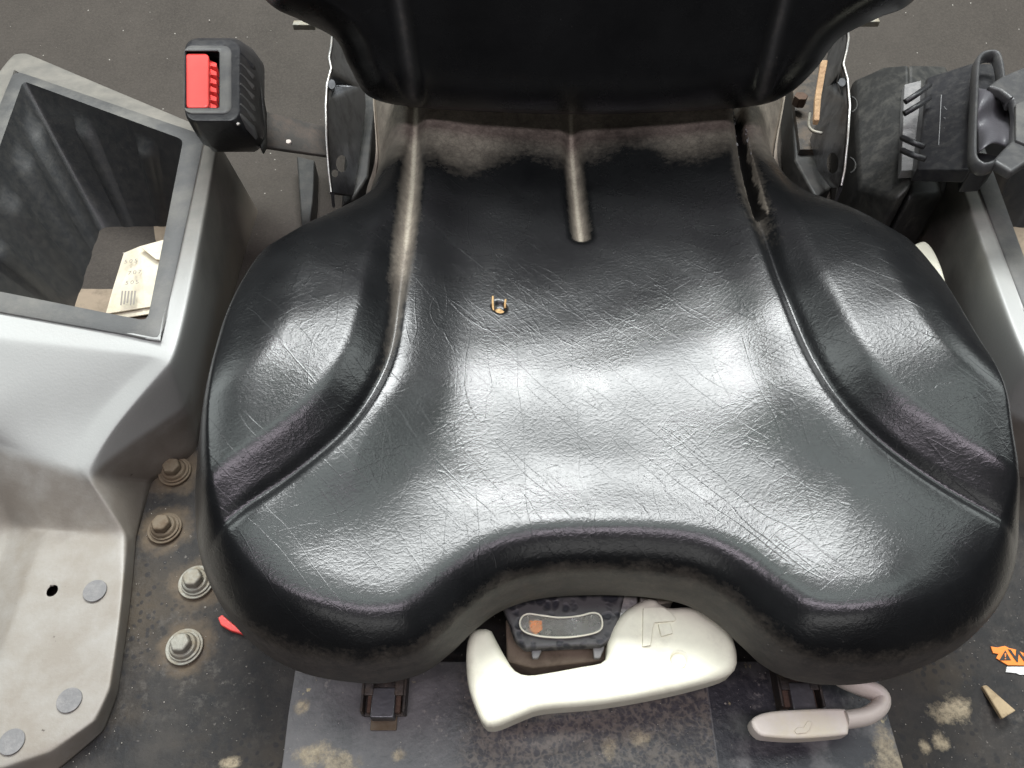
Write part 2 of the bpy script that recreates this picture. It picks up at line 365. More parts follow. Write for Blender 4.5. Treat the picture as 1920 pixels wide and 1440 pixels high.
# ---------------------------------------------------------------- padded shells (cushion, backrest)
def seg_dist(X, Y, line):
    """distance, sign (cross) and arc length parameter to polyline"""
    best = np.full(X.shape, 9.); sg = np.zeros(X.shape); par = np.zeros(X.shape); L = 0
    for a, b in zip(line[:-1], line[1:]):
        dx, dy = b[0]-a[0], b[1]-a[1]; l2 = dx*dx+dy*dy+1e-18
        t = np.clip(((X-a[0])*dx+(Y-a[1])*dy)/l2, 0, 1)
        ex, ey = X-a[0]-t*dx, Y-a[1]-t*dy; d = np.hypot(ex, ey); m = d < best
        best[m] = d[m]; sg[m] = np.sign(dx*ey-dy*ex)[m]; par[m] = (L+t*math.sqrt(l2))[m]; L += math.sqrt(l2)
    return best, sg, par/max(L, 1e-9)
def sm(a, b, x): t = np.clip((x-a)/(b-a), 0, 1); return t*t*(3-2*t)
def pad(name, outline, center, hfun, prof, xf, mat, parent, na=1000, nr=250, attrs=None):
    O = smooth_loop(outline, na); C = np.array(center); poly = np.vstack([O, O[:1]])
    s = np.linspace(0, 1, nr)**1.35
    X = O[:, 0][None]+(C[0]-O[:, 0])[None]*s[:, None]; Y = O[:, 1][None]+(C[1]-O[:, 1])[None]*s[:, None]
    D, _, _ = seg_dist(X, Y, poly[::2] if len(poly) % 2 else poly)
    D[0] = 0
    Z = hfun(X, Y, D)
    # skirt: offsets along outward normal
    T = np.roll(O, -1, 0)-np.roll(O, 1, 0); N = np.stack([T[:, 1], -T[:, 0]], 1); N /= np.linalg.norm(N, axis=1)[:, None]
    area_ = np.sum(O[:, 0]*np.roll(O[:, 1], -1)-O[:, 1]*np.roll(O[:, 0], -1))
    if area_ < 0: N = -N
    rows = []
    for (off, z) in prof: rows.append((O[:, 0]+N[:, 0]*off, O[:, 1]+N[:, 1]*off, np.full(na, z)))
    XX = np.vstack([np.array([r[0] for r in rows]), X[:-1]]); YY = np.vstack([np.array([r[1] for r in rows]), Y[:-1]])
    ZZ = np.vstack([np.array([r[2] for r in rows]), Z[:-1]]); k = XX.shape[0]
    V = np.stack([XX.ravel(), YY.ravel(), ZZ.ravel()], 1); V = np.vstack([V, [[C[0], C[1], float(Z[-1, 0])]]])
    idx = np.arange(k*na).reshape(k, na); a = idx[:-1]; b = np.roll(a, -1, 1); c = np.roll(idx[1:], -1, 1); d = idx[1:]
    quads = np.stack([a, b, c, d], -1).reshape(-1, 4)
    faces = [tuple(q) for q in quads.tolist()] + [(int(idx[-1, i]), int(idx[-1, (i+1) % na]), k*na) for i in range(na)]
    faces.append(tuple(int(q) for q in idx[0][::-1]))
    if area_ < 0: faces = [f[::-1] for f in faces]
    A = {}
    if attrs:
        Dn = np.vstack([np.full((len(prof), na), -1.), D[:-1]])
        for kname, v in attrs(XX, YY, Dn).items(): A[kname] = np.append(v.ravel(), 0)
    V3 = xf(V)
    o = mesh(name, V3.tolist(), faces, mat, parent, True, recalc=False); o.modifiers.clear()
    for kname, v in A.items():
        at = o.data.attributes.new(kname, 'FLOAT', 'POINT'); at.data.foreach_set('value', v.astype(np.float32))
    return o

seat = thing('forklift_seat', (.05, .4, 0), 'black vinyl bucket seat with moulded bolsters, dusty rear creases and a white front handle', 'seat')

ZR = .122
front_px = [(690, 190), (672, 260), (655, 325), (600, 372), (520, 432), (462, 495), (422, 570), (392, 660), (374, 770), (366, 870), (371, 960), (385, 1045), (406, 1110), (440, 1168),
            (492, 1220), (560, 1254), (640, 1270), (715, 1273), (790, 1254), (845, 1215), (890, 1172), (940, 1136), (1005, 1114), (1090, 1106), (1200, 1108), (1285, 1122), (1345, 1155),
            (1395, 1200), (1440, 1240), (1495, 1266), (1570, 1277), (1660, 1270), (1750, 1240), (1815, 1196), (1857, 1135), (1878, 1060), (1886, 975), (1882, 900), (1868, 820), (1846, 740),
            (1816, 650), (1780, 562), (1730, 475), (1670, 412), (1600, 362), (1545, 325), (1512, 260), (1486, 190), (1470, 130), (1380, 100), (790, 100), (706, 130)]
def rimz(y): return float(np.interp(y, [130, 180, 400, 500, 900, 1080], [.118, .178, .178, .160, .134, .110]))
OUT = [tuple(P(x, y, rimz(y))[:2]) for x, y in front_px]
def feat(pts, z=.168): return smooth_loop([tuple(P(x, y, z)[:2]) for x, y in pts], 60, False)
CL = feat([(790, 60), (780, 190), (776, 260), (772, 350), (766, 440), (756, 540), (745, 640), (728, 710), (690, 780), (640, 838), (570, 895), (490, 950), (415, 1003), (340, 1050)])
CR = feat([(1375, 60), (1385, 190), (1392, 280), (1405, 370), (1425, 450), (1450, 540), (1480, 620), (1515, 700), (1565, 775), (1640, 850), (1740, 918), (1840, 972), (1930, 1010)])
CC = feat([(1070, 120), (1073, 230), (1082, 330), (1092, 418)])
TE = feat([(1385, 205), (1396, 270), (1408, 350), (1422, 428)])
CEN = tuple(P(1110, 760, .16)[:2]); FT = P(937, 585, .158)
LOBES = [tuple(P(545, 1135, .15)[:2]), tuple(P(1655, 1110, .15)[:2])]
def cushion_h(X, Y, D):
    dl, sl, pl = seg_dist(X, Y, CL); dr, sr, pr = seg_dist(X, Y, CR); dc, _, pc = seg_dist(X, Y, CC); dt, _, pt = seg_dist(X, Y, TE)
    # outside of each crease: left curve runs back->front, outside is on its right-hand side (-x)
    ol = -sl*dl; orr = sr*dr
    nm = np.exp(-((X-.06)/.17)**4)*sm(.34, .28, Y)
    lb = sm(.09, .17, np.abs(X-.06))*sm(.34, .26, Y)
    R = .070-.020*nm-.012*lb; pw = 2.5-.2*nm
    u = 1-np.clip(D/R, 0, 1); rise = (.040+.003*sm(.10, .2, np.abs(X-.06)))*np.clip(1-u**pw, 0, 1)**(1/pw)
    z = ZR+rise+.006*sm(.05, .16, D)
    w = sm(.13, .36, Y)
    def side(o):
        ins = .017*np.exp(-(np.clip(-o, 0, 9)/.040)**2)
        env = np.exp(-((Y-.355)/np.where(Y < .355, .27, .17))**2)
        outs = .017+(.020*sm(-.006, .030, o)-.020*sm(-.006, .030, 0*o)+np.where(X > .06, .24, .13)*(np.sqrt((o-.015)**2+.01**2)+(o-.015)-.00303)/2-np.where(X > .06, .030, .016)*sm(.070, .15, o))*env
        return np.where(o > 0, outs, ins)*(.8+.2*w)
    z = z + np.maximum(side(ol), side(orr))*sm(0, .03, D)
    z -= (.006*sm(.2, .3, Y)+.007*sm(.36, .58, Y))*np.exp(-((X-.06)/.09)**2)
    z += (.0030*np.exp(-((D-.024)/.0140)**2)+.0004*np.exp(-((D-.0085)/.004)**2))*nm*sm(0, .003, D)
    for lx, ly in LOBES: z += .009*np.exp(-((X-lx)**2+(Y-ly)**2)/.052**2)*sm(0, .03, D)
    # rear end of the pan rises to the backrest, side bolsters sink there
    z += .016*sm(.60, .76, Y)
    z -= .036*sm(.50, .70, Y)*(sm(.11, .22, np.abs(X-.06)))
    gl = .0035+.007*sm(.42, .6, Y); wl = .0042+.0035*sm(.42, .6, Y)
    z -= gl*np.exp(-(dl/wl)**2)*sm(.01, .05, D)
    z -= gl*np.exp(-(dr/wl)**2)*sm(.01, .05, D)
    z -= .010*np.exp(-(dc/.0075)**2)
    rag = 1+.08*np.sin(Y*160)*np.sin(Y*97)
    z -= .012*np.clip(1-(dt/(.0055*rag))**2, 0, 1)*sm(1.0, .85, pt)
    z -= .0032*np.exp(-(np.hypot(X-FT[0], Y-FT[1])/.0056)**6)
    # moulded line parallel to the notched front edge
    # sagging unevenness of old foam
    z += .0003*np.sin(X*45+3*np.sin(Y*23))*np.sin(Y*47+2)*sm(.03, .08, D)
    return z
def cushion_attr(X, Y, D):
    dl, _, _ = seg_dist(X, Y, CL); dr, _, _ = seg_dist(X, Y, CR); dc, _, _ = seg_dist(X, Y, CC); dt, _, pt = seg_dist(X, Y, TE)
    lineY = .600 + .016*np.sin(X*17) + .010*np.sin(X*61+1)
    dust = 1.15*sm(lineY-.014, lineY+.085, Y)
    dust = np.maximum(dust, 1.4*np.exp(-(dl/.0072)**2)*sm(.38, .50, Y))
    dust = np.maximum(dust, .7*np.exp(-(dr/.011)**2)*sm(.44, .60, Y))
    dust = np.maximum(dust, 1.4*np.exp(-(dc/.0064)**2)*sm(.43, .52, Y))
    dust = np.maximum(dust, .5*np.exp(-(dl/.005)**2)*sm(.30, .42, Y))
    dust = np.maximum(dust, .32*sm(.012, 0, D))
    tear = ((dt < .0042+.0006*np.sin(Y*170)) & (pt < .99)).astype(float)
    dust = np.maximum(dust, .8*((dt < .0062) & (pt < .98))*(1-tear))
    tear = np.maximum(tear, (np.hypot(X-FT[0], Y-FT[1]) < .0052).astype(float))
    matte = sm(.0038, -.0005, D)
    return dict(dust=dust, tear=tear, matte=matte)
prof = [(-.03, .088), (-.008, .089), (-.003, .092), (-.001, .097), (0, .105), (.0008, .113), (.0006, .119)]
cushion = pad('cushion', OUT, CEN, cushion_h, prof, lambda V: V, M['vinyl'], seat, 1100, 270, cushion_attr)
cushion['label'] = 'black glossy cushion with dust in its rear creases'

def surf_z(x, y):
    X = np.array([[x]]); Y = np.array([[y]]); O = smooth_loop(OUT, 400)
    D, _, _ = seg_dist(X, Y, np.vstack([O, O[:1]])); return float(cushion_h(X, Y, D)[0, 0])

# foam showing through a small cut in the cushion
def foam_tear():
    def q(px, py, dz=.0):
        p = P(px, py, .158); p = P(px, py, surf_z(p.x, p.y)); p.z += dz; return p
    c = q(937, 588); V = []; Fc = []; n = 18; m = 7
    for j in range(m):
        f = j/(m-1)*math.pi/2
        for k in range(n):
            a = 2*math.pi*k/n; r = .0044*math.cos(f)**.8*(1+.10*math.sin(3*a+1)+.10*random.random())
            V.append(c+Vector((r*math.cos(a)*.95, r*math.sin(a)*1.05, -.0004+.0030*math.sin(f)-.0012*math.exp(-((a-.6)/.5)**2)+random.uniform(-.0003, .0003))))
    for j in range(m-1):
        for k in range(n): Fc.append((j*n+k, j*n+(k+1) % n, (j+1)*n+(k+1) % n, (j+1)*n+k))
    mesh('foam_lump', V, Fc, M['foam'], cushion)
    for a, b in (((925, 584), (924, 556)), ((947, 578), (948, 562))):
        tube([q(*a, .0), q((a[0]+b[0])/2-.5, (a[1]+b[1])/2, .0004), q(*b, .0)], .0009, 'foam_edge', M['foam'], cushion, 8)
foam_tear()
# frayed lips of the long tear and the light core visible in it
def fray():
    V = []; Fc = []
    for i in range(20):
        f = i/45; k = int(f*(len(TE)-1)); x, y = TE[k]; side = random.choice((-1, 1))
        x += side*(.0050+.001*random.random()); z = surf_z(x, y)+.0004
        a = random.uniform(0, 6.3); r = random.uniform(.0006, .0018)*(1.3 if f < .3 else .7)
        b = len(V)
        for j in range(4):
            V.append((x+r*math.cos(a+j*1.6)*.6, y+r*1.4*math.sin(a+j*1.6), z+.0006*(j == 1)))
        V.append((x, y, z+.0012)); Fc += [(b+j, b+(j+1) % 4, b+4) for j in range(4)]
    o = mesh('frayed_vinyl', V, Fc, M['cap'], cushion, False); o['kind'] = 'stuff'
fray()

# ---------------------------------------------------------------- backrest
LEAN = math.radians(13); BO = Vector((0, .645, .188)); UP = Vector((0, math.sin(LEAN), math.cos(LEAN))); NB = Vector((0, -math.cos(LEAN), math.sin(LEAN)))
def PB(px, py):
    u = (px-960)/F; v = (720-py)/F
    d = Vector((u, math.sin(TH)+v*math.cos(TH), -math.cos(TH)+v*math.sin(TH)))
    o = Vector((0, 0, CAMH)); t = (BO-o).dot(NB)/d.dot(NB); p = o+d*t
    return (p.x, (p-BO).dot(UP))
bl = [(690, 189), (652, 134), (624, 80), (560, 46), (490, 4)]; br = [(1480, 186), (1535, 138), (1580, 80), (1650, 42), (1722, 6)]
L_ = [PB(*p) for p in bl]; R_ = [PB(*p) for p in br]
bout = [PB(780, 210), PB(935, 219), PB(1085, 223), PB(1240, 219), PB(1410, 208)] + R_ + [(R_[-1][0]+.03, R_[-1][1]+.06), (R_[-1][0]+.03, .28), (R_[-1][0]-.02, .40), (.17, .465), (.06, .475), (-.05, .465),
       (L_[-1][0]+.02, .40), (L_[-1][0]-.03, .28), (L_[-1][0]-.03, L_[-1][1]+.06)] + L_[::-1]
GL = np.array([PB(776, 200), PB(772, 130), PB(762, 60), PB(752, 0), (PB(752, 0)[0]-.005, .3)])
GR = np.array([PB(1422, 200), PB(1432, 130), PB(1447, 60), PB(1462, 0), (PB(1462, 0)[0]+.005, .3)])
def back_h(X, Y, D):
    dl, sl, _ = seg_dist(X, Y, GL); dr, sr, _ = seg_dist(X, Y, GR)
    t = np.clip(D/.05, 0, 1); z = .030*np.sqrt(np.clip(1-(1-t)**2, 0, 1))-.014
    o = np.maximum(sl*dl, -sr*dr)
    z += .022*sm(0, .09, o)*sm(0, .05, D)
    z -= .005*np.exp(-(dl/.007)**2)*sm(.0, .03, D)+.005*np.exp(-(dr/.007)**2)*sm(.0, .03, D)
    return z+.001*np.sin(X*40)*np.sin(Y*33)
def bxf(V):
    return np.array(BO)[None]+np.stack([V[:, 0], V[:, 1]*UP.y+V[:, 2]*NB.y, V[:, 1]*UP.z+V[:, 2]*NB.z], 1)
def back_attr(X, Y, D):
    dl, _, _ = seg_dist(X, Y, GL); dr, _, _ = seg_dist(X, Y, GR)
    g = np.maximum(np.exp(-(dl/.005)**2), np.exp(-(dr/.005)**2))
    return dict(dust=.16*g, tear=X*0, matte=np.maximum(.4*sm(.01, 0, D), .75*g))
backrest = pad('backrest', bout, (.06, .22), back_h, [(-.02, -.075), (-.004, -.07), (0, -.055), (0, -.03)], bxf, M['vinyl_back'], seat, 700, 140, back_attr)
backrest['label'] = 'upright black backrest with two vertical piping grooves'
for px, py, s in ((570, 42, -1), (1628, 36, 1)):
    p = P(px, py, .22)
    q = prism([p+Vector((a, b, 0)) for a, b in ((-.008*s*0-.011, -.004), (.011, -.004), (.011, .004), (-.011, .004))], .006, 'webbing_end', M['bolt_grey'], seat, .001)

# pan and suspension under the cushion
CX = .058
prism([Vector((x, y, .087)) for x, y in ((-.13, .30), (-.03, .262), (.15, .262), (.25, .30), (.27, .45), (.22, .78), (-.11, .78), (-.16, .45))], .02, 'seat_pan', M['black_matt'], seat, .004)
prism([Vector((x, y, .067)) for x, y in ((-.09, .25), (.20, .25), (.20, .72), (-.09, .72))], .055, 'suspension_frame', M['rail'], seat, .004)
prism(PL([(948, 1160), (1150, 1150), (1150, 1236), (1000, 1252), (950, 1240)], .062), .03, 'front_crossbar', M['brown_dust'], seat, .002)
prism(PL([(1146, 1095), (1196, 1095), (1196, 1140), (1180, 1160), (1152, 1166)], .078), .012, 'latch', M['bare_steel'], seat, .0015)
prism(PL([(1200, 1090), (1268, 1090), (1262, 1130), (1200, 1136)], .078), .012, 'latch', M['bolt_grey'], seat, .0015)

# weight indicator
ind = prism(PL([(935, 1120), (1175, 1100), (1160, 1165), (1150, 1196), (1128, 1210), (1060, 1212), (985, 1216), (966, 1200), (955, 1168)], .082), .010, 'indicator_panel', M['rear'], seat, .0025)
def speckle_panel():
    t = NT('blistered_black_panel')
    v = t.coord((1, 1, 1), 0, .008, 80); ce = t.rng(t.voro(150, 'F1', v), .30, .58)
    c = t.mix(t.math('MULTIPLY', ce, .55), (.018, .019, .024), (.12, .115, .11))
    return t.done(c, .5, t.bump(ce, .0005))
ind.data.materials[0] = speckle_panel()
cap_px = [(978, 1160), (990, 1153), (1015, 1156), (1050, 1160), (1085, 1157), (1110, 1151), (1124, 1155), (1129, 1170), (1124, 1184), (1100, 1192), (1060, 1197), (1015, 1195), (985, 1187), (975, 1174)]
capw = [Vector(q) for q in smooth_loop(PL(cap_px, .0835), 60)]
prism(capw, .0015, 'indicator_scale', M['cap'], seat, .0003)
prism([v+Vector((0, 0, .0022)) for v in capw], .0015, 'indicator_window', M['window'], seat, .0004)
tube([v+Vector((0, 0, .0022)) for v in capw+capw[:2]], .0007, 'window_rim', M['white_plastic'], seat, 8, False)
prism(PL([(992, 1163), (1016, 1164), (1017, 1180), (1004, 1191), (994, 1180)], .0851), .0012, 'pointer', M['orange_pointer'], seat, .0002)
for x in (1006, 1122):
    prism(PL([(x-11, 1205), (x+12, 1205), (x+11, 1216), (x+3, 1234), (x-8, 1234)], .076), .004, 'panel_foot', M['cap'], seat, .001)

# white adjusting handle
hpx = [(886, 1177), (904, 1174), (920, 1177), (930, 1196), (950, 1232), (966, 1254), (990, 1262), (1030, 1257), (1090, 1246), (1130, 1238), (1139, 1222), (1141, 1195), (1152, 1168), (1172, 1142),
       (1200, 1124), (1226, 1117), (1240, 1128), (1256, 1135), (1290, 1133), (1320, 1133), (1346, 1148), (1368, 1172), (1380, 1198), (1386, 1225), (1382, 1252), (1352, 1270), (1250, 1296), (1130, 1317), (1020, 1327),
       (976, 1341), (935, 1358), (908, 1358), (888, 1320), (876, 1280), (872, 1232), (876, 1194)]
ht = [Vector(q) for q in smooth_loop(PL(hpx, .085), 110)]
handle = prism(ht, .026, 'adjusting_handle', M['white_plastic'], seat, .007, 5, .985, ang=50)
handle['label'] = 'off-white crank-shaped handle with moulded pictogram'
c_ = P(1274, 1236, .0849)
cutter = cyl(c_+Vector((0, 0, -.006)), .0066, .012, 'cutter', M['white_plastic'], None, 32, 0)
cutter.modifiers.clear()
cut(handle, [cutter])
w = handle.modifiers.new('wn', 'WEIGHTED_NORMAL')
cyl(c_+Vector((0, 0, -.0058)), .0052, .0022, 'screw', M['white_plastic'], handle, 24, .0004)
prism(PL([(1206, 1140), (1225, 1138), (1245, 1139), (1258, 1148), (1268, 1160), (1264, 1164), (1228, 1167), (1224, 1178), (1220, 1210), (1205, 1212)], .0868), .0026, 'arrow_icon', M['white_plastic'], handle, .0005)
prism(PL([(1234, 1170), (1257, 1169), (1262, 1187), (1240, 1193)], .0868), .0026, 'person_icon', M['white_plastic'], handle, .0005)

# fore-aft slide lever
gp = [Vector(q) for q in smooth_loop(PL([(1412, 1346), (1440, 1334), (1500, 1329), (1560, 1327), (1588, 1329), (1592, 1340), (1592, 1372), (1580, 1378), (1500, 1384), (1440, 1381), (1424, 1376), (1412, 1362)], .05), 60)]
grip = prism(gp, .016, 'slide_lever_grip', M['beige_plastic'], seat, .004, 4, ang=50)
tube([P(1580, 1350, .043), P(1620, 1344, .043), P(1645, 1330, .043), P(1652, 1312, .042), P(1640, 1298, .042), P(1610, 1286, .042), P(1575, 1268, .045), P(1560, 1240, .05)], .0062, 'slide_lever_arm', M['beige_plastic'], seat, 16, True, .010)
prism(PL([(1490, 1371), (1495, 1364), (1507, 1364), (1514, 1353), (1523, 1353), (1518, 1368), (1512, 1374), (1494, 1376)], .0512), .0016, 'seat_icon', M['beige_plastic'], grip, .0004)
# lumbar knob at the right side
kp = [Vector(q) for q in smooth_loop(PL([(1722, 452), (1736, 450), (1752, 466), (1768, 500), (1780, 545), (1784, 575), (1770, 590), (1700, 560), (1690, 480)], .105), 50)]
prism(kp, .02, 'side_knob', M['white_plastic'], seat, .006, 4, ang=50)

# hinge brackets: folded sheet metal either side
def bracket(pts_out, pts_in, holes, flip, nm):
    zo = [p[2] for p in pts_out]
    A = [P(*p) for p in pts_out]; B = [P(*p) for p in pts_in]
    n = len(A); V = A+B; Fc = [(i, i+1, n+i+1, n+i) for i in range(n-1)]
    # outer flange folds down
    C = [a+Vector((flip*.0015, 0, -.02)) for a in A]; V += C; Fc += [(i, i+1, 2*n+i+1, 2*n+i) for i in range(n-1)]
    o = mesh('hinge_bracket', V, Fc, M['steel'], seat, True, recalc=False)
    o.modifiers.clear()
    s = o.modifiers.new('s', 'SOLIDIFY'); s.thickness = .003; s.offset = 0
    b = o.modifiers.new('b', 'BEVEL'); b.width = .001; b.segments = 2; b.limit_method = 'ANGLE'
    cs = []
    for (x, y, z, rx, ry) in holes:
        q = [P(x+rx*1900*math.cos(a), y+ry*1900*math.sin(a), z+.02) for a in np.linspace(0, 2*math.pi, 20, endpoint=False)]
        k = prism(q, P(x, y, z-.05)-P(x, y, z+.02), 'cutter', None, None, 0); k.modifiers.clear(); cs.append(k)
    cut(o, cs)
    # bright worn outer edge
    tube([a+Vector((flip*.0004, 0, .0012)) for a in A], .0013, 'worn_edge', M['bare_steel'], o, 6, False)
    return o
bracket([(624, 62, .17), (622, 88, .17), (618, 110, .168), (622, 130, .165), (614, 160, .16), (612, 200, .155), (613, 260, .14), (617, 320, .12), (622, 362, .11)],
        [(660, 62, .10), (662, 88, .10), (668, 110, .10), (676, 140, .10), (682, 165, .09), (684, 200, .08), (676, 260, .075), (668, 320, .07), (660, 368, .07)],
        [(622, 158, .155, .0035, .0048), (641, 307, .11, .006, .009), (628, 325, .115, .0035, .004)], -1, 'l')
bracket([(1588, 52, .17), (1590, 74, .17), (1586, 98, .168), (1580, 122, .165), (1588, 150, .16), (1592, 200, .155), (1588, 260, .14), (1582, 320, .12), (1576, 350, .11)],
        [(1560, 62, .10), (1556, 88, .10), (1552, 110, .10), (1548, 140, .10), (1545, 165, .09), (1535, 225, .08), (1520, 262, .075), (1535, 320, .07), (1560, 352, .07)],
        [(1579, 154, .155, .0035, .0042), (1561, 306, .10, .006, .011), (1573, 321, .11, .0038, .004)], 1, 'r')
prism(PL([(1540, 112, .16), (1553, 112, .16), (1540, 180, .14), (1537, 226, .12), (1526, 226, .12), (1529, 180, .14)], .14), .006, 'friction_strip', M['tan_strip'], seat, .001)
tube([P(1519, 213, .11), P(1517, 235, .11), P(1525, 246, .11), P(1542, 250, .11)], .0018, 'spring_hook', M['bolt_grey'], seat, 8)
cyl(P(1497, 196, .08), .008, .012, 'pivot_bolt', M['rust'], seat, 6)
prism(PL([(1480, 120), (1535, 120), (1540, 280), (1500, 280)], .07), .01, 'hinge_plate', M['rail'], seat, .001)
for pts in (((664, 60), (700, 60), (704, 200), (690, 330), (662, 372), (640, 384), (652, 200)), ((1478, 60), (1506, 60), (1512, 200), (1528, 280), (1560, 350), (1530, 372), (1490, 300))):
    prism(PL(pts, .062), .05, 'dark_gap_fill', M['black_matt'], seat, .003)  # added black blocks that darken the gaps between brackets and cushion
# ---------------------------------------------------------------- seat rails on the plate
def rail(x0, x1, yb, label, sk):
    t = thing('seat_rail', P((x0+x1)/2, yb, .004), label, 'rail', 'rails the seat slides on')
    a = P(x0, yb, .008); b = P(x1, yb, .008); yr = a.y+.30
    def box(xa, xb, z0, z1, nm, m, y0=a.y, y1=yr, bev=.0008):
        prism([Vector((xa, y0, z1)), Vector((xb, y0, z1)), Vector((xb, y1, z1)), Vector((xa, y1, z1))], z1-z0, nm, m, t, bev, 2)
    box(a.x, b.x, .0045, .007, 'channel_base', M['rail'])
    box(a.x, a.x+.0022, .007, .020, 'channel_side', M['rail']); box(b.x-.0022, b.x, .007, .020, 'channel_side', M['rail'])
    box(a.x+.0022, a.x+.009, .0175, .0197, 'channel_lip', M['rail'], a.y+.012); box(b.x-.009, b.x-.0022, .0175, .0197, 'channel_lip', M['rail'], a.y+.012)
    m = (a.x+b.x)/2
    box(m-.009+sk, m+.009+sk, .0075, .019, 'end_stop', M['steel'], a.y-.004, a.y+.018, .0012)
    box(m-.010+sk, m+.010+sk, .0047, .0062, 'stop_tab', M['bolt_rust'], a.y-.010, a.y+.004)
    for q in (a.x+.0042, b.x-.0122): box(q, q+.008, .0072, .0135, 'spacer', M['rust'], a.y+.001, a.y+.014)
rail(678, 762, 1342, 'rusty steel seat rail ending left of the white handle', 0)
rail(1458, 1540, 1332, 'steel seat rail ending behind the pale slide lever', .001)

# ---------------------------------------------------------------- bolts
def bolt(px, py, rusty, label, tilt=0):
    c = P(px, py, .001); m = M['bolt_rust'] if rusty else M['bolt_grey']
    t = thing('deck_bolt', c, label, 'bolt', 'bolts with washers in the black deck')
    cyl(c, .0148, .0026, 'washer', m, t, 40, .0005)
    cyl(c+Vector((.0006, 0, .0027)), .0125, .0018, 'washer', m, t, 36, .0005)
    cyl(c+Vector((0, 0, .0046)), .0112, .0028, 'head_flange', m, t, 36, .0006, .0098)
    cyl(c+Vector((0, 0, .0070)), .0090, .0078, 'hex_head', m, t, 6, .0018, .0082)
bolt(347, 1214, False, 'pale zinc bolt nearest the front, left of the cushion corner')
bolt(369, 1093, False, 'grey zinc bolt half hidden by the cushion edge')
bolt(310, 992, True, 'tan rusty bolt between the grey console and the seat')
bolt(329, 886, True, 'dark rusty bolt in the gap at the console corner, behind the others')
